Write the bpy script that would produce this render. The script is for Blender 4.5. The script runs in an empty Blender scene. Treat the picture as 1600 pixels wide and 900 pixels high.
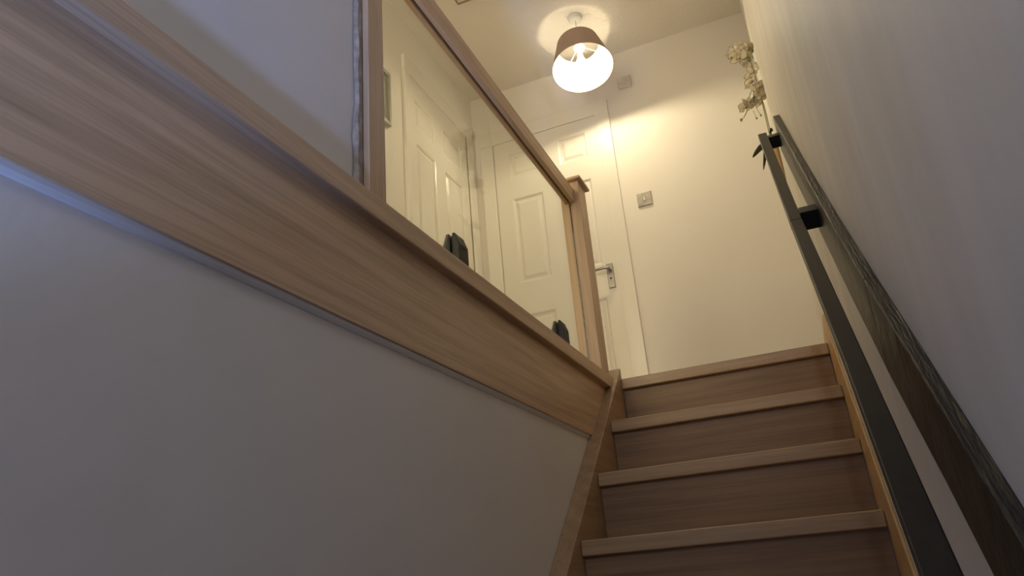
import bpy, bmesh, math, random
from mathutils import Vector, Matrix
random.seed(7)
S = bpy.context.scene
C = S.collection
Z0 = 1.913            # height of the camera above the hall floor; geometry below is written relative to the camera
PI = math.pi

# ------------------------------------------------------------------ camera
cam = bpy.data.objects.new('camera', bpy.data.cameras.new('camera')); C.objects.link(cam)
r0 = Vector((0.91846460, 0.38691127, -0.08199054)); r1 = Vector((-0.21395518, 0.31171369, -0.92577414)); r2 = Vector((-0.33263487, 0.86783308, 0.36907966))
M = Matrix((r0, -r1, -r2)).transposed().to_4x4(); M.translation = (0, 0, Z0)
cam.matrix_world = M
cam.data.sensor_width = 36; cam.data.lens = 1152.565 / 1600 * 36; cam.data.clip_start = 0.02
S.camera = cam
# ------------------------------------------------------------------ world, exposure, light
w = bpy.data.worlds.new('World'); S.world = w; w.use_nodes = True
w.node_tree.nodes['Background'].inputs[0].default_value = (0.25, 0.38, 0.8, 1)
w.node_tree.nodes['Background'].inputs[1].default_value = 0.12
S.view_settings.view_transform = 'Standard'; S.view_settings.look = 'None'; S.view_settings.gamma = 1
S.view_settings.use_curve_mapping = False
S.view_settings.exposure = 0.2
BULB = 385.0            # strength of the pendant bulb
LANDING_FILL = 20.0           # added warm fill at the unseen end of the landing
HIGH_FILL = 52.0            # added soft cool fill behind the high added window
BLUE_FILL = 235.0            # added blue fill behind the low added window
la = bpy.data.lights.new('blue_fill_light', 'AREA'); la.shape = 'RECTANGLE'; la.size = 0.42; la.size_y = 0.10  # added unseen source, tints the left wall blue from below
la.energy = BLUE_FILL; la.color = (0.30, 0.45, 1.0)
lo = bpy.data.objects.new('blue_fill_light', la); C.objects.link(lo)
lo.location = (0.30, -2.95, Z0 - 1.84)
lo.rotation_euler = (Vector((-0.684, 0.3, Z0 + 0.2)) - Vector(lo.location)).to_track_quat('-Z', 'Y').to_euler()

lb = bpy.data.lights.new('high_fill_light', 'AREA'); lb.shape = 'RECTANGLE'; lb.size = 0.55; lb.size_y = 0.9  # added unseen source, brightens the stairwell from above
lb.energy = HIGH_FILL; lb.color = (0.88, 0.88, 1.0)
lw = bpy.data.objects.new('high_fill_light', lb); C.objects.link(lw)
lw.location = (.22, -2.7, Z0 + 2.1)
lw.rotation_euler = (Vector((-0.684, 0.8, Z0 + .7)) - Vector(lw.location)).to_track_quat('-Z', 'Y').to_euler()
lc = bpy.data.lights.new('landing_fill_light', 'AREA'); lc.shape = 'RECTANGLE'; lc.size = 0.7; lc.size_y = 1.9  # added fill to lift the landing, no doorway modelled here
lc.energy = LANDING_FILL; lc.color = (1.0, .84, .54)
lx = bpy.data.objects.new('landing_fill_light', lc); C.objects.link(lx)
lx.location = (-1.22, -.17, Z0 + .687 + 1.0); lx.rotation_euler = (math.radians(90), 0, 0)
# ------------------------------------------------------------------ helpers
def mat(name, col=(.8, .8, .8), rough=.5, metal=0, spec=.5):
    m = bpy.data.materials.new(name); m.use_nodes = True
    b = m.node_tree.nodes['Principled BSDF']
    b.inputs['Base Color'].default_value = (*col, 1); b.inputs['Roughness'].default_value = rough
    b.inputs['Metallic'].default_value = metal; b.inputs['Specular IOR Level'].default_value = spec
    return m
def nd(m, t): return m.node_tree.nodes.new(t)
def lk(m, a, b): m.node_tree.links.new(a, b)
def noise_mat(name, c1, c2, rough, scale=(1, 1, 1), nscale=4, bump=.0, bscale=60, bdist=.002, metal=0, spec=.5, rot=(0, 0, 0), detail=4):
    m = mat(name, c1, rough, metal, spec); b = m.node_tree.nodes['Principled BSDF']
    tc = nd(m, 'ShaderNodeTexCoord'); mp = nd(m, 'ShaderNodeMapping'); mp.vector_type = 'TEXTURE'
    mp.inputs['Rotation'].default_value = rot
    mp.inputs['Scale'].default_value = scale
    n = nd(m, 'ShaderNodeTexNoise'); n.inputs['Scale'].default_value = nscale; n.inputs['Detail'].default_value = detail
    r = nd(m, 'ShaderNodeValToRGB'); r.color_ramp.elements[0].color = (*c1, 1); r.color_ramp.elements[1].color = (*c2, 1)
    r.color_ramp.elements[0].position = .35; r.color_ramp.elements[1].position = .65
    lk(m, tc.outputs['Object'], mp.inputs[0]); lk(m, mp.outputs[0], n.inputs[0]); lk(m, n.outputs[0], r.inputs[0]); lk(m, r.outputs[0], b.inputs['Base Color'])
    if bump:
        n2 = nd(m, 'ShaderNodeTexNoise'); n2.inputs['Scale'].default_value = bscale; n2.inputs['Detail'].default_value = 5
        bp = nd(m, 'ShaderNodeBump'); bp.inputs['Strength'].default_value = bump; bp.inputs['Distance'].default_value = bdist
        lk(m, mp.outputs[0], n2.inputs[0]); lk(m, n2.outputs[0], bp.inputs['Height']); lk(m, bp.outputs[0], b.inputs['Normal'])
    return m
def oak(name, rot, light=(.72, .52, .345), dark=(.42, .29, .185), rough=.42):
    """grain runs along local X after the rotation"""
    m = mat(name, light, rough); b = m.node_tree.nodes['Principled BSDF']
    tc = nd(m, 'ShaderNodeTexCoord'); oi = nd(m, 'ShaderNodeObjectInfo')
    ml = nd(m, 'ShaderNodeMath'); ml.operation = 'MULTIPLY'; ml.inputs[1].default_value = 13
    add = nd(m, 'ShaderNodeVectorMath'); add.operation = 'ADD'
    lk(m, oi.outputs['Random'], ml.inputs[0]); lk(m, tc.outputs['Object'], add.inputs[0]); lk(m, ml.outputs[0], add.inputs[1])
    mp = nd(m, 'ShaderNodeMapping'); mp.vector_type = 'TEXTURE'; mp.inputs['Rotation'].default_value = rot
    lk(m, add.outputs[0], mp.inputs[0])
    def scaled(sx, s):
        q = nd(m, 'ShaderNodeMapping'); q.inputs['Scale'].default_value = (sx, s, s); lk(m, mp.outputs[0], q.inputs[0]); return q
    fine = nd(m, 'ShaderNodeTexNoise'); fine.inputs['Scale'].default_value = 1; fine.inputs['Detail'].default_value = 6; fine.inputs['Roughness'].default_value = .65
    lk(m, scaled(4, 170).outputs[0], fine.inputs[0])
    broad = nd(m, 'ShaderNodeTexNoise'); broad.inputs['Scale'].default_value = 1; broad.inputs['Detail'].default_value = 3; broad.inputs['Distortion'].default_value = 1.3
    lk(m, scaled(1.0, 16).outputs[0], broad.inputs[0])
    wv = nd(m, 'ShaderNodeTexWave'); wv.wave_type = 'BANDS'; wv.bands_direction = 'Z'; wv.inputs['Scale'].default_value = 1.6
    wv.inputs['Distortion'].default_value = 7; wv.inputs['Detail'].default_value = 3; wv.inputs['Detail Scale'].default_value = .7
    lk(m, scaled(.9, 5.5).outputs[0], wv.inputs[0])
    a1 = nd(m, 'ShaderNodeMath'); a1.operation = 'MULTIPLY_ADD'; a1.inputs[1].default_value = .62; lk(m, fine.outputs[0], a1.inputs[0])
    a2 = nd(m, 'ShaderNodeMath'); a2.operation = 'MULTIPLY_ADD'; a2.inputs[1].default_value = .50; lk(m, broad.outputs[0], a2.inputs[0])
    a3 = nd(m, 'ShaderNodeMath'); a3.operation = 'MULTIPLY'; a3.inputs[1].default_value = .09; lk(m, wv.outputs[0], a3.inputs[0])
    lk(m, a3.outputs[0], a2.inputs[2]); lk(m, a2.outputs[0], a1.inputs[2])
    r = nd(m, 'ShaderNodeValToRGB'); r.color_ramp.elements[0].position = .34; r.color_ramp.elements[1].position = .72
    r.color_ramp.elements[0].color = (*dark, 1); r.color_ramp.elements[1].color = (*light, 1)
    lk(m, a1.outputs[0], r.inputs[0]); lk(m, r.outputs[0], b.inputs['Base Color'])
    bp = nd(m, 'ShaderNodeBump'); bp.inputs['Strength'].default_value = .12; bp.inputs['Distance'].default_value = .001
    lk(m, fine.outputs[0], bp.inputs['Height']); lk(m, bp.outputs[0], b.inputs['Normal'])
    return m

def bx(bm, x0, x1, y0, y1, z0, z1, bev=0, seg=2):
    vs = [bm.verts.new((x, y, z)) for x in (x0, x1) for y in (y0, y1) for z in (z0, z1)]
    fs = [(0, 1, 3, 2), (4, 6, 7, 5), (0, 4, 5, 1), (2, 3, 7, 6), (0, 2, 6, 4), (1, 5, 7, 3)]
    F = [bm.faces.new([vs[i] for i in f]) for f in fs]
    if bev:
        es = list({e for f in F for e in f.edges})
        bmesh.ops.bevel(bm, geom=es, offset=bev, segments=seg, affect='EDGES', profile=.5)
def box(*a, **k):
    bm = bmesh.new(); bx(bm, *a, **k); return bm
def prism(bm, poly, vec, bev=0):
    """poly: list of 3D points, extruded by vec"""
    vec = Vector(vec); a = [bm.verts.new(p) for p in poly]; b = [bm.verts.new(Vector(p) + vec) for p in poly]
    n = len(a); F = [bm.faces.new(a), bm.faces.new(b[::-1])]
    for i in range(n): F.append(bm.faces.new((a[i], b[i], b[(i + 1) % n], a[(i + 1) % n])))
    if bev:
        bmesh.ops.bevel(bm, geom=list({e for f in F for e in f.edges}), offset=bev, segments=2, affect='EDGES', profile=.5)
def pr(poly, vec, bev=0):
    bm = bmesh.new(); prism(bm, poly, vec, bev); return bm
def lathe(bm, prof, cx=0, cy=0, n=40, mtx=None, closed=False):
    rings = []
    for r, z in prof:
        if r < 1e-5: rings.append([bm.verts.new((cx, cy, z))])
        else: rings.append([bm.verts.new((cx + r * math.cos(2 * PI * i / n), cy + r * math.sin(2 * PI * i / n), z)) for i in range(n)])
    if mtx is not None:
        for rg in rings:
            for v in rg: v.co = mtx @ v.co
    prs = list(zip(rings, rings[1:])) + ([(rings[-1], rings[0])] if closed else [])
    for a, b in prs:
        for i in range(n):
            j = (i + 1) % n
            if len(a) == 1 and len(b) == 1: continue
            if len(a) == 1: bm.faces.new((a[0], b[i], b[j]))
            elif len(b) == 1: bm.faces.new((a[i], b[0], a[j]))
            else: bm.faces.new((a[i], b[i], b[j], a[j]))
def lt(*a, **k):
    bm = bmesh.new(); lathe(bm, *a, **k); return bm
def tube(bm, pts, rad, n=8):
    pts = [Vector(p) for p in pts]; rings = []
    for i, p in enumerate(pts):
        d = (pts[min(i + 1, len(pts) - 1)] - pts[max(i - 1, 0)]).normalized()
        u = d.cross(Vector((0, 0, 1)) if abs(d.z) < .9 else Vector((1, 0, 0))).normalized(); v = d.cross(u)
        r = rad[i] if isinstance(rad, (list, tuple)) else rad
        rings.append([bm.verts.new(p + r * (math.cos(2 * PI * k / n) * u + math.sin(2 * PI * k / n) * v)) for k in range(n)])
    for a, b in zip(rings, rings[1:]):
        for k in range(n): bm.faces.new((a[k], a[(k + 1) % n], b[(k + 1) % n], b[k]))
    bm.faces.new(rings[0][::-1]); bm.faces.new(rings[-1])
def tb(*a, **k):
    bm = bmesh.new(); tube(bm, *a, **k); return bm
def wpos(o):
    p = Vector((0, 0, 0))
    while o is not None: p += Vector(o.location); o = o.parent
    return p
def obj(name, bm, m, parent=None, smooth=False, loc=None):
    """bm in camera-relative world coordinates"""
    base = wpos(parent) if parent else Vector((0, 0, Z0)) + (Vector(loc) if loc else Vector((0, 0, 0)))
    for v in bm.verts: v.co = v.co + Vector((0, 0, Z0)) - base
    bmesh.ops.recalc_face_normals(bm, faces=bm.faces)
    me = bpy.data.meshes.new(name); bm.to_mesh(me); bm.free()
    me.materials.append(m)
    if smooth:
        for p in me.polygons: p.use_smooth = True
        me.set_sharp_from_angle(angle=math.radians(35))
    o = bpy.data.objects.new(name, me); C.objects.link(o)
    if parent: o.parent = parent
    else: o.location = base
    return o
def thing(name, label, cat, loc, group=None):
    o = bpy.data.objects.new(name, None); C.objects.link(o); o.location = (loc[0], loc[1], loc[2] + Z0); o.empty_display_size = .05
    o['label'] = label; o['category'] = cat
    if group: o['group'] = group
    return o
def struct(name, bm, m, loc=None):
    o = obj(name, bm, m, loc=loc); o['kind'] = 'structure'; return o
def tag(o, label, cat, group=None):
    o['label'] = label; o['category'] = cat
    if group: o['group'] = group

# ------------------------------------------------------------------ materials
RAKE = math.atan2(.2, .24445)
paint = noise_mat('wall_paint', (.80, .78, .765), (.84, .82, .80), .55, nscale=2.2, bump=.25, bscale=9, bdist=.01, spec=.3)
paint_streak = noise_mat('streaky_wall_paint', (.78, .74, .67), (.87, .83, .76), .5, scale=(.6, .35, 1.6), nscale=3.5, bump=.3, bscale=5, bdist=.012, spec=.35)
landing_paint = noise_mat('landing_paint', (.85, .81, .75), (.88, .84, .78), .6, nscale=1.5, bump=.2, bscale=30, bdist=.002, spec=.3)
ceil_paint = noise_mat('textured_ceiling_paint', (.86, .82, .76), (.88, .84, .78), .7, nscale=3, bump=.6, bscale=55, bdist=.006, spec=.2)
gloss = noise_mat('gloss_white_door_paint', (.85, .82, .75), (.88, .85, .78), .22, nscale=3, bump=.08, bscale=14, bdist=.004)
bead_paint = mat('white_caulk_paint', (.82, .82, .84), .4)
oak_y = oak('oak_along_landing', (0, 0, PI / 2))
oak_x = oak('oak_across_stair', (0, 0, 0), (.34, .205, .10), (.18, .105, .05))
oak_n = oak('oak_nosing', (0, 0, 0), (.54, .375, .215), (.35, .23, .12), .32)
oak_z = oak('oak_upright', (0, PI / 2, 0))
oak_r = oak('oak_along_slope', (RAKE, 0, PI / 2), (.46, .31, .18), (.28, .18, .10))
oak_light = oak('pale_oak_along_slope', (RAKE, 0, PI / 2), (.62, .41, .20), (.48, .30, .13))
black_board = noise_mat('black_stained_timber', (.008, .007, .0055), (.03, .025, .018), .45, scale=(.05, .5, .5), nscale=4, bump=.7, bscale=10, bdist=.008, rot=(0, 0, 0), spec=.6)
black_metal = noise_mat('black_powder_coat', (.010, .010, .009), (.015, .0145, .013), .42, nscale=60, spec=.42)
black_clamp = mat('matt_black_metal', (.006, .0065, .0075), .5, 0, .3)
chrome = noise_mat('brushed_chrome', (.38, .36, .33), (.50, .48, .44), .35, nscale=40, metal=1)
chrome_d = mat('dull_chrome', (.36, .35, .34), .3, 1)
screw_m = mat('screw_steel', (.5, .48, .42), .35, 1)
plastic = mat('white_plastic', (.80, .78, .72), .35)
cord_m = mat('white_flex', (.75, .72, .66), .5)
shade_out = noise_mat('taupe_fabric', (.42, .31, .235), (.47, .35, .27), .8, nscale=300, spec=.1)
shade_in = mat('white_lining', (.88, .87, .84), .6)
wire_m = mat('white_wire', (.85, .83, .78), .4)
petal_m = noise_mat('cream_petal', (.86, .78, .60), (.93, .88, .74), .55, nscale=40)
lip_m = mat('yellow_lip', (.80, .68, .38), .5)
green = noise_mat('stem_green', (.16, .18, .05), (.24, .25, .08), .5, nscale=30)
bud_m = mat('green_bud', (.20, .22, .07), .5)
leaf_m = noise_mat('dark_leaf', (.012, .02, .012), (.03, .045, .025), .4, nscale=20)
clay = noise_mat('tan_ceramic', (.58, .38, .18), (.64, .43, .22), .45, nscale=12)
dark_gap = mat('dark_gap', (.03, .02, .012), .9)
carpet = noise_mat('beige_carpet', (.42, .36, .28), (.5, .43, .34), .95, nscale=90, bump=.5, bscale=200, bdist=.004, spec=.1)
hall_floor_m = noise_mat('grey_laminate', (.25, .2, .15), (.33, .27, .2), .4, scale=(1, .2, 1), nscale=12)
frame_m = noise_mat('silver_grey_frame', (.30, .30, .26), (.38, .38, .33), .35, nscale=20, metal=.4)
mirror_m = mat('picture_glass', (.42, .42, .38), .12, .6)
bulb_m = bpy.data.materials.new('lit_bulb'); bulb_m.use_nodes = True
_b = bulb_m.node_tree.nodes['Principled BSDF']; _b.inputs['Base Color'].default_value = (1, 1, 1, 1)
_b.inputs['Emission Color'].default_value = (1.0, .84, .54, 1); _b.inputs['Emission Strength'].default_value = BULB
glass = bpy.data.materials.new('clear_glass'); glass.use_nodes = True
_t = glass.node_tree; _t.nodes.remove(_t.nodes['Principled BSDF'])
_tr = nd(glass, 'ShaderNodeBsdfTransparent'); _tr.inputs[0].default_value = (.975, .985, .97, 1)
_gl = nd(glass, 'ShaderNodeBsdfGlossy'); _gl.inputs['Roughness'].default_value = .01
_lw = nd(glass, 'ShaderNodeLayerWeight'); _lw.inputs[0].default_value = .5
_pw = nd(glass, 'ShaderNodeMath'); _pw.operation = 'POWER'; _pw.inputs[1].default_value = 5; lk(glass, _lw.outputs['Facing'], _pw.inputs[0])
_fr = nd(glass, 'ShaderNodeMath'); _fr.operation = 'MULTIPLY_ADD'; _fr.inputs[1].default_value = .7; _fr.inputs[2].default_value = .04; lk(glass, _pw.outputs[0], _fr.inputs[0]); _mx = nd(glass, 'ShaderNodeMixShader')
lk(glass, _fr.outputs[0], _mx.inputs[0]); lk(glass, _tr.outputs[0], _mx.inputs[1]); lk(glass, _gl.outputs[0], _mx.inputs[2])
lk(glass, _mx.outputs[0], _t.nodes['Material Output'].inputs[0])

# ------------------------------------------------------------------ dimensions (camera at the origin)
G, R, Y1, Z1 = .24445, .2, 1.9948, .0871
ZL = Z1 + 3 * R                 # landing level .687
YT = Y1 + 3 * G                 # top nosing 2.728
ZC = 3.103                      # ceiling
ZF = -Z0                        # hall floor
XW = -.684                      # left stairwell wall
XR = .127                       # right stairwell wall
XLW = -1.69                     # landing wall on the left
YB = 3.92                       # landing back wall
YE = 3.0                        # end of the right stairwell wall
YF = -1.7                       # hall end wall with two added windows
zn = lambda y: Z1 + (y - Y1) / G * R     # nosing line

# ------------------------------------------------------------------ structure
b = box(XLW - .1, .8, YB, YB + .1, ZL - .3, ZC + .1); struct('wall_back', b, landing_paint)
b = box(XLW - .1, XLW, -.3, YB, ZL - .3, ZC + .1); struct('wall_left_landing', b, landing_paint)
b = box(XLW, XW - .06, -.3, -.2, ZL - .3, ZC); struct('wall_landing_end', b, landing_paint)
b = box(XW - .06, XW, YF, 1.022, ZL + .0005, ZC); struct('wall_left_upper', b, paint)
b = box(XW - .1, XW, YF, 3.0, ZF, ZL - .05); struct('wall_left_lower', b, paint)
bm = bmesh.new()
ysr = [(YE, 0), (1.6, 0), (1.3, .0005), (1.05, .0025), (.86, .005), (.66, .007), (YF, .011)]
zsr = [(ZF, -.006), (ZL + .2, -.006), (ZL + 1.1, .002), (ZC, .002)]
g = [[bm.verts.new((XR + dy + dz, y, z)) for z, dz in zsr] for y, dy in ysr]
bk = [[bm.verts.new((.30, y, z)) for z in (ZF, ZC)] for y in (YE, YF)]
for p, q in zip(g, g[1:]):
    for k in range(3): bm.faces.new((p[k], p[k + 1], q[k + 1], q[k]))
bm.faces.new([bk[0][0], bk[0][1]] + g[0][::-1]); bm.faces.new([bk[1][0], bk[1][1]] + g[-1][::-1])
bm.faces.new((bk[0][0], bk[0][1], bk[1][1], bk[1][0]))
bm.faces.new([bk[0][1], bk[1][1]] + [p[3] for p in g[::-1]]); bm.faces.new([bk[0][0], bk[1][0]] + [p[0] for p in g[::-1]])
struct('wall_right', bm, paint_streak)
b = box(.147, .30, YE, YB, ZF, ZC); struct('wall_right_landing', b, landing_paint)
b = box(XLW - .1, .8, YF - .1, YB + .1, ZC, ZC + .1); struct('ceiling', b, ceil_paint)
bm = bmesh.new(); bx(bm, XLW, XW - .046, -.2, YB, ZL - .2, ZL - .02); bx(bm, XW - .02, .147, YT + .06, YB, ZL - .2, ZL - .02)
struct('floor_landing', bm, carpet)
b = box(XW, XR, YF, YT + .1, ZF - .1, ZF); struct('floor_hall', b, hall_floor_m)
# end wall, with a low and a high opening added to admit the fill lights
WX0, WX1 = -.55, .06
bm = bmesh.new()
for z0, z1 in ((ZF, -1.10), (-.2, 1.2), (2.3, ZC)): bx(bm, XW, .14, YF - .1, YF, z0, z1)
for z0, z1 in ((-1.10, -.2), (1.2, 2.3)): bx(bm, XW, WX0, YF - .1, YF, z0, z1); bx(bm, WX1, .14, YF - .1, YF, z0, z1)
struct('wall_front', bm, paint)
for nm, WZ0, WZ1 in (('added_window_1', -1.10, -.2), ('added_window_2', 1.2, 2.3)):  # added windows, out of view, shaping the blue and cool fill
    win = bpy.data.objects.new(nm, None); C.objects.link(win); win.location = (WX0, YF - .05, WZ0 + Z0); win['kind'] = 'structure'
    bm = bmesh.new()
    for q in ((WX0, WX0 + .04, WZ0, WZ1), (WX1 - .04, WX1, WZ0, WZ1), (WX0, WX1, WZ0, WZ0 + .04), (WX0, WX1, WZ1 - .04, WZ1)): bx(bm, q[0], q[1], YF - .08, YF - .03, q[2], q[3])
    obj('window_frame', bm, plastic, win)
    obj('pane', box(WX0 + .04, WX1 - .04, YF - .06, YF - .052, WZ0 + .04, WZ1 - .04), glass, win)

# ------------------------------------------------------------------ staircase
st = thing('staircase', 'closed oak staircase climbing to the landing between both stairwell walls', 'staircase', (-.26, -.45, ZF))
XI0, XI1 = -.634, .1137
TH = .040
for k in range(-9, 4):
    y = Y1 + (k - 0) * G; z = Z1 + k * R
    y1 = y + G + .022 if k < 3 else y + .10
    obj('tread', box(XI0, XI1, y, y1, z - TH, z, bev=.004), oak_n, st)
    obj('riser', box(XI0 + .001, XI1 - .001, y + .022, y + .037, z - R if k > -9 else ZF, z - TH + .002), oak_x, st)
H0, HB = .030, -.30
def rakeboard(x0, x1, ya, yb, h1, h0, bev=.0, top=None):
    poly = [(x0, ya, zn(ya) + h0), (x0, yb, zn(yb) + h0), (x0, yb, zn(yb) + h1), (x0, ya, zn(ya) + h1)]
    return pr(poly, (x1 - x0, 0, 0), bev)
obj('stringer', rakeboard(XW + .0005, XI0 - .0005, -.40, YT + .022, H0, HB, bev=.0025), oak_r, st)
HR = .16; yc = Y1 + (ZL + .070 - HR - Z1) / R * G
poly = [(XI1 + .0005, -.40, zn(-.40) + HB), (XI1 + .0005, YT + .022, zn(YT + .022) + HB), (XI1 + .0005, YT + .022, ZL + .070), (XI1 + .0005, yc, ZL + .070), (XI1 + .0005, -.40, zn(-.40) + HR)]
o = obj('stringer', pr(poly, (XR - .0065 - XI1 - .0005, 0, 0), .001), oak_light, st); o['label'] = 'paler right-hand stringer'
bb = struct('baseboard_right', box(XI1 + .001, .1465, YT + .022, YE + .05, ZL - .02, ZL + .071, bev=.002), oak_light)

# ------------------------------------------------------------------ landing edge cladding (oak fascia, nosing, caulk bead)
fa = thing('landing_fascia', 'wide oak fascia board with projecting oak nosing along the open landing edge', 'fascia board', (XW, .6, .4275))
ye = lambda z: Y1 + (z - H0 - Z1) / R * G    # where the slope of the stringer top meets height z
ZB = .4275
XA = -.672
poly = [(XW + .0005, YF, ZB), (XW, ye(ZB), ZB), (XW, ye(.642), .642), (XW, YF, .642)]
obj('fascia_board', pr(poly, (XA - XW, 0, 0), .0012), oak_y, fa)
nz = obj('nosing', box(XW - .045, -.650, YF, YT + .028, .6395, ZL, bev=.003), oak_y, fa)
bm = bmesh.new()
prof = [(XW, ZB), (XW + .0075, ZB), (XW + .0065, ZB - .006), (XW + .003, ZB - .0105), (XW, ZB - .012)]
prism(bm, [(p[0], YF, p[1]) for p in prof], (0, ye(ZB) - YF - .012, 0))
o = obj('caulk_bead', bm, bead_paint, fa); o['label'] = 'thin white painted bead under the board'

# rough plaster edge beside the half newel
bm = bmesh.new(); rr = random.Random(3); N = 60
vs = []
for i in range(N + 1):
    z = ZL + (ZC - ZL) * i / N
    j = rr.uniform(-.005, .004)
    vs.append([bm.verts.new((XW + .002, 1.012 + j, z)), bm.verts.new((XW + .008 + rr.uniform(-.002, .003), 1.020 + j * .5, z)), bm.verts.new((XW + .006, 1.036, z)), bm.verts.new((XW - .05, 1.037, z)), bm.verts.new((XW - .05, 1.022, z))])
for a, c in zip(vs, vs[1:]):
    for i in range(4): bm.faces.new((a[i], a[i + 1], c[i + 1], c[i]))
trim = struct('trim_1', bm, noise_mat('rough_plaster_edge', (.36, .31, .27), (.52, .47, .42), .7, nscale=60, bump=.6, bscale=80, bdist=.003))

# ------------------------------------------------------------------ posts, handrail, glass
hp = thing('half_newel_post', 'flat oak half post fixed to the end of the plaster wall', 'newel post', (-.705, 1.07, ZL))
obj('post', box(-.745, -.666, 1.041, 1.100, ZL, 1.66, bev=.002), oak_z, hp)
npst = thing('newel_post', 'square oak newel post with flat cap at the head of the stairs', 'newel post', (-.705, 2.64, ZL))
obj('post', box(-.745, -.665, 2.588, 2.690, ZL, 1.502, bev=.003), oak_z, npst)
obj('glazing_groove', box(-.7125, -.7065, 2.5868, 2.5885, ZL, 1.405), dark_gap, npst)
bm = bmesh.new(); bx(bm, -.762, -.649, 2.566, 2.708, 1.502, 1.514, bev=.003)
vv = [bm.verts.new(p) for p in ((-.758, 2.57, 1.514), (-.653, 2.57, 1.514), (-.653, 2.704, 1.514), (-.758, 2.704, 1.514), (-.7055, 2.637, 1.524))]
for i in range(4): bm.faces.new((vv[i], vv[(i + 1) % 4], vv[4]))
obj('post_cap', bm, oak_y, npst)
hr = thing('landing_handrail', 'straight oak handrail with grooved underside above the glass panel', 'handrail', (-.707, 1.85, 1.405))
bm = bmesh.new()
bx(bm, -.728, -.7125, 1.100, 2.588, 1.405, 1.467, bev=.002); bx(bm, -.7045, -.6865, 1.100, 2.588, 1.405, 1.467, bev=.002); bx(bm, -.714, -.703, 1.100, 2.588, 1.425, 1.4665)
obj('rail', bm, oak_y, hr)
obj('groove', box(-.7120, -.7050, 1.101, 2.587, 1.418, 1.4252), dark_gap, hr)
gp = obj('glass_balustrade', box(-.7115, -.7055, 1.102, 2.5865, ZL + .02, 1.4175, bev=.0008), glass, loc=(-.7085, 1.85, ZL + .02))
tag(gp, 'clear glass balustrade panel between the two oak posts', 'glass panel')
def clamp(yc, label):
    t = thing('glass_clamp', label, 'clamp', (-.7085, yc, ZL), 'black clamps holding the glass panel')
    for s in (-1, 1): obj('gasket', box(-.7085 + s * .0031, -.7085 + s * .0044, yc - .025, yc + .025, ZL + .001, ZL + .106), black_clamp, t)
    for s in (-1, 1):
        x0 = -.7085 + s * .0045; x1 = -.7085 + s * .022
        z0, z1 = ZL + .0005, ZL + .113
        hw = .0255
        bm = bmesh.new()
        # plate outline (x,z) with chamfered top, extruded along y, then side chamfer
        poly = [(x0, z0), (x1, z0), (x1, z1 - .030), (x0 + s * .007, z1), (x0, z1)]
        prism(bm, [(p[0], yc - hw, p[1]) for p in poly], (0, 2 * hw, 0), .0015)
        p = obj('clamp_plate', bm, black_clamp, t)
        for zz in (.035, .078):
            q = lt([(0, .0012), (.0042, .0012), (.005, 0), (.005, -.002)], n=12, mtx=Matrix.Translation((x1, yc + .004, ZL + zz)) @ Matrix.Rotation(s * PI / 2, 4, 'Y'))
            obj('screw', q, mat('black_screw', (.004, .004, .004), .6) if 'black_screw' not in bpy.data.materials else bpy.data.materials['black_screw'], p)
    return t
clamp(1.487, 'black metal glass clamp nearer the half post, left of the two')
clamp(2.263, 'black metal glass clamp nearer the capped newel post, right of the two')

# ------------------------------------------------------------------ wall handrail on the right
wr = thing('wall_handrail', 'black handrail on square blocks fixed to a black timber board, right wall', 'handrail', (.115, 1.0, zn(1.0) + .9))
def stations(st, h0, h1, bev=.0015):
    bm = bmesh.new(); g = []
    for y, xa, xb in st: g.append([bm.verts.new(p) for p in ((xa, y, zn(y) + h0), (xb, y, zn(y) + h0), (xb, y, zn(y) + h1), (xa, y, zn(y) + h1))])
    for a, c in zip(g, g[1:]):
        for k in range(4): bm.faces.new((a[k], a[(k + 1) % 4], c[(k + 1) % 4], c[k]))
    bm.faces.new(g[0]); bm.faces.new(g[-1][::-1])
    bmesh.ops.recalc_face_normals(bm, faces=bm.faces)
    bmesh.ops.bevel(bm, geom=[e for e in bm.edges if e.calc_face_angle(0) > .5], offset=bev, segments=2, affect='EDGES', profile=.5)
    return bm
def raked(x0, x1, ya, yb, h0, h1, bev=.002): return rakeboard(x0, x1, ya, yb, h1, h0, bev)
obj('backing_board', stations([(2.32, .1035, .126), (1.6, .1045, .127), (1.3, .105, .1275), (1.0455, .1065, .129)], .895, 1.03, .002), black_board, wr)
obj('backing_board', stations([(1.0435, .1065, .129), (.86, .1110, .1315), (.66, .1135, .1335), (-.55, .116, .138)], .895, 1.03, .002), black_board, wr)
yE = 2.310
obj('rail', stations([(yE, .0444, .0716), (1.452, .0476, .0710)], .957, .980), black_metal, wr)
obj('rail', stations([(1.4505, .0480, .0712), (.96, .0530, .0768), (.66, .0520, .0796), (-.5, .052, .0815)], .957, .980), black_metal, wr)
for yb in (2.225, 1.492, .20):
    # square block with faces square to the slope
    c = Vector((0, yb, zn(yb) + .966)); d = Vector((0, G, R)).normalized(); nrm = Vector((0, -R, G)).normalized()
    hl = .021; top = .0155; bot = .0235
    poly = [c - d * hl - nrm * bot, c + d * hl - nrm * bot, c + d * hl + nrm * top, c - d * hl + nrm * top]
    poly = [(.071, p.y, p.z) for p in poly]
    obj('bracket', pr(poly, (.0365, 0, 0), .0012), black_metal, wr)

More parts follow.
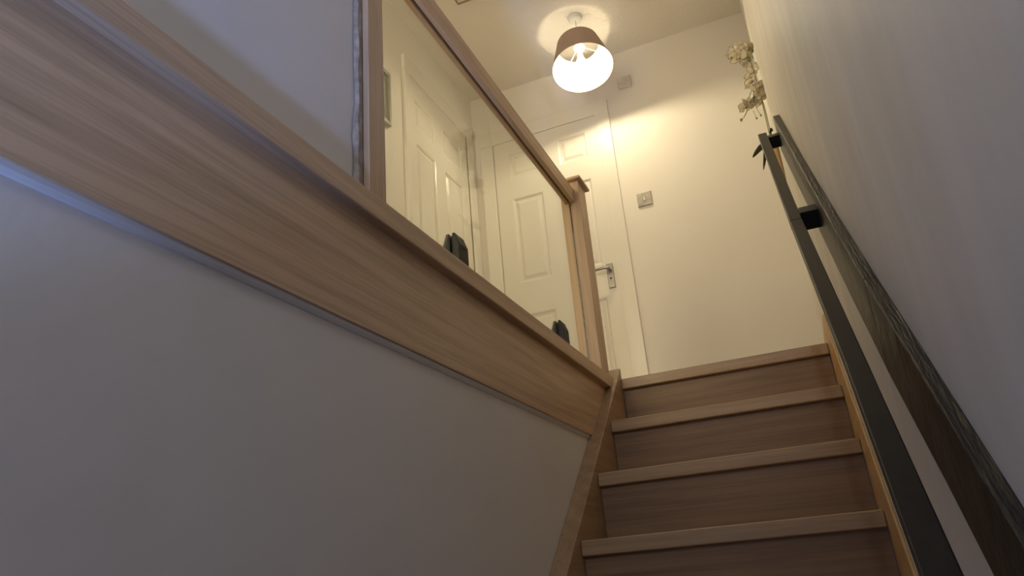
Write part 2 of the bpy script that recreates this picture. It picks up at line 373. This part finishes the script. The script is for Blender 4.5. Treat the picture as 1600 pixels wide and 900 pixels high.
# ------------------------------------------------------------------ panel doors
def door(name, T, W, Hh, panels, arch, archL=None, no_handle=True):
    """T maps (u across, d out of the wall, v up) to world. panels: list of (u0,u1,v0,v1)"""
    root = bpy.data.objects.new(name, None); C.objects.link(root); root.location = Vector(T(0, 0, 0)) + Vector((0, 0, Z0)); root['kind'] = 'structure'
    us = sorted({0, W} | {p[0] for p in panels} | {p[1] for p in panels}); vs = sorted({0, Hh} | {p[2] for p in panels} | {p[3] for p in panels})
    bm = bmesh.new()
    for i in range(len(us) - 1):
        for j in range(len(vs) - 1):
            u0, u1, v0, v1 = us[i], us[i + 1], vs[j], vs[j + 1]
            if any(abs(u0 - p[0]) < 1e-6 and abs(u1 - p[1]) < 1e-6 and abs(v0 - p[2]) < 1e-6 for p in panels): continue
            bm.faces.new([bm.verts.new(T(u, 0, v)) for u, v in ((u0, v0), (u1, v0), (u1, v1), (u0, v1))])
    for (u0, v0, u1, v1) in ((0, 0, W, 0), (W, 0, W, Hh), (W, Hh, 0, Hh), (0, Hh, 0, 0)):
        bm.faces.new([bm.verts.new(p) for p in (T(u0, 0, v0), T(u1, 0, v1), T(u1, -.035, v1), T(u0, -.035, v0))])
    bm.faces.new([bm.verts.new(T(u, -.035, v)) for u, v in ((0, 0), (W, 0), (W, Hh), (0, Hh))])
    bmesh.ops.remove_doubles(bm, verts=bm.verts, dist=1e-5)
    leaf = obj('door_leaf', bm, gloss, root)
    for (u0, u1, v0, v1) in panels:
        bm = bmesh.new(); loops = []
        for ins, dep in ((0, 0), (.004, -.002), (.013, -.013), (.022, -.013), (.040, -.003), (.042, -.003)):
            loops.append([bm.verts.new(T(u, dep, v)) for u, v in ((u0 + ins, v0 + ins), (u1 - ins, v0 + ins), (u1 - ins, v1 - ins), (u0 + ins, v1 - ins))])
        for a, c in zip(loops, loops[1:]):
            for k in range(4): bm.faces.new((a[k], a[(k + 1) % 4], c[(k + 1) % 4], c[k]))
        bm.faces.new(loops[-1])
        obj('panel', bm, gloss, leaf)
    # frame and architrave
    def tbx(bm, u0, u1, d0, d1, v0, v1, bev=.003):
        i0 = len(bm.verts); bx(bm, u0, u1, d0, d1, v0, v1, bev=bev)
        bm.verts.ensure_lookup_table()
        for v in bm.verts[i0:]: v.co = Vector(T(*v.co))
    aw = arch
    for nm, (u0, u1, v0, v1) in (('architrave', (-(archL or aw), -.0015, 0, Hh + .0015)), ('architrave', (W + .0015, W + aw, 0, Hh + .0015)), ('architrave', (-(archL or aw), W + aw, Hh + .0015, Hh + aw + .01))):
        bm = bmesh.new()
        tbx(bm, u0, u1, -.02, .008, v0, v1, .004)
        e = .018
        if nm == 'architrave' and v1 < Hh + .01:
            if u0 < 0: tbx(bm, u1 - .022, u1 + .0, -.02, .0085, v0, v1, .001)
            else: tbx(bm, u0, u0 + .022, -.02, .0085, v0, v1, .001)
        obj(nm, bm, gloss, root)
    return root, leaf, tbx
# recess pockets so the leaves sit back from the wall: the leaf plane is a little proud of the plaster here, in its own lining
T1 = lambda u, d, v: (-1.545 + u, YB - .012 - d, ZL + v)
W1 = .708
pn = [(.105, .312), (.445, .628)]
P1 = [(a, c, v0, v1) for a, c in pn for v0, v1 in ((.20, .785), (.993, 1.572), (1.722, 1.905))]
d1, leaf1, tbx = door('door_1', T1, W1, 2.0, P1, .088, archL=.092)
T2 = lambda u, d, v: (XLW + .012 + d, 3.035 + u, ZL + v)
pn2 = [(.065, .285), (.41, .635)]
P2 = [(a, c, v0, v1) for a, c in pn2 for v0, v1 in ((.20, .785), (.993, 1.615), (1.722, 1.905))]
d2, leaf2, _ = door('door_2', T2, .735, 2.04, P2, .095, archL=.055)

# lever handle on door_1
hx = -.879; hz = 1.594
hd = obj('door_handle', box(hx - .0195, hx + .0195, YB - .024, YB - .0125, hz - .075, hz + .075, bev=.002), chrome_d, leaf1); hd['label'] = 'chrome backplate with lever'
# lever as part of handle (deepest level): joined into one mesh with the plate would lose the shape, so it is its own mesh under the door leaf
bm = bmesh.new(); yy = YB - .024
tube(bm, [(hx, yy, hz + .035), (hx, yy - .045, hz + .035)], .010, 14)
tube(bm, [(hx + .004, yy - .043, hz + .035), (hx - .03, yy - .047, hz + .036), (hx - .07, yy - .046, hz + .034), (hx - .115, yy - .040, hz + .032)], [.010, .009, .008, .006], 12)
obj('lever', bm, chrome_d, leaf1, smooth=True)
bm = bmesh.new(); tube(bm, [(hx, yy + .002, hz - .018), (hx, yy - .001, hz - .018)], .006, 12)
obj('keyhole', bm, dark_gap, leaf1)
bm = bmesh.new()
for dz in (-.062, .062): tube(bm, [(hx, yy + .002, hz + dz), (hx, yy - .001, hz + dz)], .004, 10)
obj('screw_heads', bm, screw_m, leaf1)

# ------------------------------------------------------------------ plates and switch
def rot_plate(name, label, cat, cx, cz, m, s=.043, dep=.009):
    t = thing(name, label, cat, (cx, YB, cz - s))
    bm = bmesh.new()
    prof = [(s, 0), (s, -dep * .55), (s - .003, -dep)]
    loops = []
    for a, y in prof: loops.append([bm.verts.new((cx + q[0] * a, YB + y, cz + q[1] * a)) for q in ((-1, -1), (1, -1), (1, 1), (-1, 1))])
    for a, c in zip(loops, loops[1:]):
        for k in range(4): bm.faces.new((a[k], a[(k + 1) % 4], c[(k + 1) % 4], c[k]))
    bm.faces.new(loops[-1]); obj('plate', bm, m, t)
    for sx in (-1, 1):
        obj('screw', tb([(cx + sx * .0302, YB - dep + .001, cz), (cx + sx * .0302, YB - dep - .0012, cz)], .0038, 12), screw_m, t)
    return t
sw = rot_plate('light_switch', 'square brushed chrome light switch with white rocker right of the door', 'light switch', -.617, 2.027, chrome, .0435, .011)
obj('rocker_surround', box(-.617 - .0085, -.617 + .0085, YB - .0125, YB - .0105, 2.027 - .014, 2.027 + .014, bev=.0006), dark_gap, sw)
bm = bmesh.new(); prism(bm, [(-.6235, YB - .0125, 2.027 + .0115), (-.6235, YB - .0165, 2.027 + .0115), (-.6235, YB - .0135, 2.027), (-.6235, YB - .0135, 2.027 - .0115), (-.6235, YB - .0125, 2.027 - .0115)], (.013, 0, 0))
obj('rocker', bm, plastic, sw)
plate_m = noise_mat('cream_plate_plastic', (.70, .65, .55), (.73, .68, .58), .4, nscale=20)
bp_ = rot_plate('socket_plate', 'square cream blanking plate high on the back wall beside the lamp', 'wall plate', -.6205, 2.866, plate_m, .0430, .011)
bm = bmesh.new(); pts = []
for i in range(13):
    a = PI + PI * i / 12
    pts.append((-.6205 + .022 * math.cos(a), YB - .0115, 2.868 + .018 * math.sin(a)))
tube(bm, pts, .0012, 6); obj('moulded_ring', bm, plate_m, bp_)
cp = thing('ceiling_plate', 'small square white plate on the landing ceiling above the handrail', 'ceiling plate', (-1.30, 3.0, ZC))
bm = bmesh.new()
for q in ((-1.346, -1.254, 2.956, 2.964), (-1.346, -1.254, 3.040, 3.048), (-1.346, -1.338, 2.964, 3.040), (-1.262, -1.254, 2.964, 3.040)): bx(bm, q[0], q[1], q[2], q[3], ZC - .014, ZC - .0005, bev=.001)
obj('surround', bm, noise_mat('grey_trim_plastic', (.32, .27, .2), (.36, .3, .23), .5, nscale=10), cp)
obj('cover', box(-1.338, -1.262, 2.964, 3.040, ZC - .008, ZC - .0005, bev=.001), plastic, cp)

# framed picture on the landing wall, mostly behind the half post
pf = thing('picture_frame', 'silver grey framed picture on the landing wall behind the half post', 'picture', (XLW, 2.68, 2.235))
bm = bmesh.new(); x0, x1 = XLW + .0005, XLW + .026
py0, py1, pz0, pz1 = 2.55, 2.818, 2.235, 2.568
bx(bm, x0, x1, py0, py0 + .02, pz0, pz1, bev=.002); bx(bm, x0, x1, py1 - .02, py1, pz0, pz1, bev=.002); bx(bm, x0, x1, py0 + .02, py1 - .02, pz0, pz0 + .02, bev=.002); bx(bm, x0, x1, py0 + .02, py1 - .02, pz1 - .02, pz1, bev=.002)
obj('frame', bm, frame_m, pf)
obj('picture', box(x0, x0 + .012, py0 + .02, py1 - .02, pz0 + .02, pz1 - .02), mirror_m, pf)

# ------------------------------------------------------------------ pendant lamp
LX, LY = -.777, 3.476
pl = thing('pendant_lamp', 'lit pendant lamp with taupe drum shade hanging from the landing ceiling', 'lamp', (LX, LY, ZC))
obj('ceiling_rose', lt([(0, ZC - .034), (.012, ZC - .034), (.030, ZC - .032), (.037, ZC - .026), (.0395, ZC - .012), (.043, ZC - .010), (.043, ZC - .0005), (0, ZC - .0005)], LX, LY, 40), plastic, pl, smooth=True)
obj('cord', tb([(LX, LY, ZC - .033), (LX, LY, 2.90)], .0032, 10), cord_m, pl, smooth=True)
hold = obj('lamp_holder', lt([(0, 2.915), (.008, 2.915), (.014, 2.905), (.018, 2.893), (.018, 2.874), (.0195, 2.872), (.0195, 2.858), (.0165, 2.856), (.0165, 2.840), (0, 2.840)], LX, LY, 28), plastic, pl, smooth=True)
bulb = obj('bulb', lt([(0, 2.728), (.012, 2.730), (.021, 2.737), (.0275, 2.748), (.030, 2.762), (.0290, 2.774), (0, 2.774)], LX, LY, 32), bulb_m, pl, smooth=True)
obj('bulb_base', lt([(0, 2.7745), (.0288, 2.7745), (.0265, 2.784), (.020, 2.802), (.0145, 2.822), (.0125, 2.842), (0, 2.842)], LX, LY, 24), plastic, bulb, smooth=True)
nv = Vector((.0933, -.2081, -.9737)).normalized(); zax = -nv
xax = Vector((1, 0, 0)); xax = (xax - xax.dot(zax) * zax).normalized(); yax = zax.cross(xax)
TM = Matrix((xax, yax, zax)).transposed().to_4x4(); TM.translation = (-.7735, 3.478, 2.729)
HS = .2148
sh = obj('lamp_shade', lt([(.1773, 0), (.1263, HS), (.1248, HS), (.1757, 0)], n=72, mtx=TM, closed=True), shade_out, pl, smooth=True)
obj('shade_lining', lt([(.1770, -.0006), (.1754, -.0006), (.1745, .002), (.1238, HS - .002), (.1247, HS + .0006), (.1266, HS + .0006)], n=72, mtx=TM), shade_in, sh, smooth=True)
hubz = .165
hub = TM @ Vector((0, 0, hubz))
# spider: ring on the lamp holder and three bent spokes to the top rim
off = TM.inverted() @ Vector((LX, LY, 2.873)); hz_ = off.z
bm = bmesh.new()
lathe(bm, [(.0205, hz_ - .003), (.034, hz_ - .003), (.034, hz_ + .003), (.0205, hz_ + .003)], off.x, off.y, 32, TM, closed=True)
spd = obj('shade_ring', bm, wire_m, pl, smooth=True)
for k in range(3):
    a = 2 * PI * k / 3 + .45
    ca, sa = math.cos(a), math.sin(a); rt = .1235
    rk = .1263 + (.1773 - .1263) * 0
    pts = [TM @ Vector((off.x + .033 * ca, off.y + .033 * sa, hz_)), TM @ Vector((rt * .86 * ca + off.x * .2, rt * .86 * sa + off.y * .2, hz_)), TM @ Vector((rt * .9 * ca, rt * .9 * sa, hz_ + .005)), TM @ Vector((rt * ca, rt * sa, HS - .004))]
    obj('spoke', tb(pts, .0022, 8), wire_m, pl, smooth=True)

# ------------------------------------------------------------------ orchid on its shelf beyond the wall end
sf = obj('wall_shelf', box(.106, .1465, 3.37, 3.43, 1.535, 1.553, bev=.002), oak_y, loc=(.112, 3.4, 1.535))
tag(sf, 'small oak shelf behind the wall corner, under the tan vase', 'shelf')
vase = obj('vase', lt([(0, 1.5535), (.016, 1.5535), (.019, 1.57), (.023, 1.68), (.0265, 1.78), (.027, 1.862), (.0245, 1.862), (.024, 1.78), (.02, 1.70), (0, 1.70)], .119, 3.40, 32), clay, smooth=True, loc=(.114, 3.4, 1.5535))
tag(vase, 'slim tan vase holding the orchid, seen through the handrail gap', 'vase')
orc = thing('orchid', 'cream artificial orchid arching past the corner of the right wall', 'plant', (.114, 3.4, 1.705))
def smooth_path(P, n=8):
    out = []; P = [Vector(p) for p in P]
    for i in range(len(P) - 1):
        p0, p1, p2, p3 = P[max(i - 1, 0)], P[i], P[i + 1], P[min(i + 2, len(P) - 1)]
        for k in range(n):
            t = k / n
            out.append(.5 * ((2 * p1) + (p2 - p0) * t + (2 * p0 - 5 * p1 + 4 * p2 - p3) * t * t + (3 * p1 - p0 - 3 * p2 + p3) * t ** 3))
    return out + [P[-1]]
stemA = smooth_path([(.114, 3.40, 1.71), (.118, 3.40, 1.95), (.120, 3.39, 2.20), (.110, 3.38, 2.38), (.075, 3.37, 2.44), (.03, 3.36, 2.40)])
stemB = smooth_path([(.117, 3.42, 1.71), (.125, 3.42, 1.95), (.125, 3.43, 2.15), (.105, 3.42, 2.23), (.07, 3.42, 2.19), (.045, 3.41, 2.11), (.020, 3.40, 2.065)])
for s_ in (stemA, stemB): obj('stem', tb(s_, .0022, 8), green, orc, smooth=True)
# one petal mesh, one lip mesh, shared by every flower
def petal_mesh(name, L, Wd, curl):
    bm = bmesh.new(); n, mm = 7, 6; g = []
    for i in range(n + 1):
        t = i / n; half = Wd * math.sin(PI * min(1, t * .93 + .05)) ** .75
        g.append([bm.verts.new((half * (2 * j / mm - 1), L * t, curl * t * t - .12 * half * (2 * j / mm - 1) ** 2 + .002 * math.sin(9 * t + j))) for j in range(mm + 1)])
    for a, c in zip(g, g[1:]):
        for j in range(mm): bm.faces.new((a[j], a[j + 1], c[j + 1], c[j]))
    ret = bmesh.ops.solidify(bm, geom=bm.faces[:], thickness=.0008)
    me = bpy.data.meshes.new(name); bm.to_mesh(me); bm.free(); me.materials.append(petal_m)
    for p in me.polygons: p.use_smooth = True
    return me
wide = petal_mesh('petal', .040, .020, .006); narrow = petal_mesh('petal', .036, .0125, .004)
bm = bmesh.new(); lathe(bm, [(0, .016), (.004, .014), (.007, .007), (.005, .001), (0, 0)], n=12)
lipme = bpy.data.meshes.new('lip'); bm.to_mesh(lipme); bm.free(); lipme.materials.append(lip_m)
bm = bmesh.new(); lathe(bm, [(0, .003), (.003, .002), (.003, -.002), (0, -.003)], n=10); corem = bpy.data.meshes.new('flower'); bm.to_mesh(corem); bm.free(); corem.materials.append(green)
rr = random.Random(11)
flowers = [((.048, 3.36, 2.428), (-.6, -.6, -.5), 1.15), ((.085, 3.36, 2.462), (.1, -.7, .3), 1.0), ((.062, 3.33, 2.372), (-.3, -.9, -.4), 1.35), ((.105, 3.35, 2.42), (.2, -.8, -.5), 1.15),
           ((.070, 3.38, 2.46), (-.6, -.4, .6), 1.05), ((.100, 3.36, 2.365), (-.6, -.7, -.3), 1.15), ((.112, 3.39, 2.30), (-.5, -.8, 0), 1.3), ((.095, 3.37, 2.235), (-.7, -.6, .1), 1.3), ((.118, 3.37, 2.19), (.2, -.8, .2), 1.25),
           ((.115, 3.38, 2.135), (-.3, -.8, -.3), 1.25), ((.085, 3.40, 2.125), (-.5, -.8, -.2), 1.1), ((.038, 3.39, 2.115), (-.6, -.7, -.2), 1.05), ((.060, 3.385, 2.135), (.3, -.8, .4), .95)]
for p, nr, sc in flowers:
    f = bpy.data.objects.new('flower', corem); C.objects.link(f); f.parent = orc
    f.location = Vector(p) - Vector((.114, 3.4, 1.705))
    q = Vector(nr).normalized().to_track_quat('Z', 'Y'); f.rotation_euler = (q @ Matrix.Rotation(rr.uniform(-.4, .4), 3, 'Z').to_quaternion()).to_euler(); f.scale = (sc, sc, sc)
    for k, (ang, me) in enumerate(((90, narrow), (210, narrow), (330, narrow), (20, wide), (160, wide))):
        o = bpy.data.objects.new('petal', me); C.objects.link(o); o.parent = f
        o.rotation_euler = (rr.uniform(-.1, .25), 0, math.radians(ang - 90))
    o = bpy.data.objects.new('lip', lipme); C.objects.link(o); o.parent = f
def bud(p, r, end):
    bm = bmesh.new(); d = (Vector(end) - Vector(p))
    tube(bm, [Vector(p) + d * 0.0, Vector(p) + d], .0013, 6)
    ball = bmesh.ops.create_uvsphere(bm, u_segments=12, v_segments=8, radius=r)['verts']
    for v in ball: v.co = Vector((v.co.x, v.co.y, v.co.z * 1.25)) + Vector(p)
    obj('bud', bm, bud_m, orc, smooth=True)
bud((.020, 3.345, 2.400), .011, (.045, 3.36, 2.42)); bud((.131, 3.345, 2.395), .0085, (.118, 3.38, 2.36)); bud((.108, 3.325, 2.335), .010, (.108, 3.38, 2.37))
bud((.028, 3.32, 2.375), .005, (.05, 3.36, 2.42)); bud((.006, 3.39, 2.050), .007, (.020, 3.40, 2.065)); bud((.078, 3.39, 2.035), .005, (.07, 3.40, 2.09)); bud((.100, 3.39, 2.045), .005, (.088, 3.40, 2.10))
def leaf(path, wd):
    bm = bmesh.new(); P = smooth_path(path, 5); n = len(P) - 1; g = []
    for i, p in enumerate(P):
        t = i / n; d = (P[min(i + 1, n)] - P[max(i - 1, 0)]).normalized(); s = d.cross(Vector((0, -1, .3))).normalized()
        h = wd * (math.sin(PI * (t * .92 + .06)) ** .8)
        g.append([bm.verts.new(p - s * h), bm.verts.new(p + Vector((0, -.003, -.004))), bm.verts.new(p + s * h)])
    for a, c in zip(g, g[1:]):
        for j in range(2): bm.faces.new((a[j], a[j + 1], c[j + 1], c[j]))
    bmesh.ops.solidify(bm, geom=bm.faces[:], thickness=.0015)
    obj('leaf', bm, leaf_m, orc, smooth=True)
leaf([(.108, 3.40, 1.85), (.085, 3.37, 1.868), (.055, 3.35, 1.840), (.018, 3.34, 1.800)], .017)
leaf([(.100, 3.39, 1.855), (.085, 3.36, 1.84), (.072, 3.35, 1.79), (.052, 3.35, 1.725)], .009)
leaf([(.114, 3.41, 1.85), (.125, 3.36, 1.90), (.128, 3.30, 1.91)], .012)
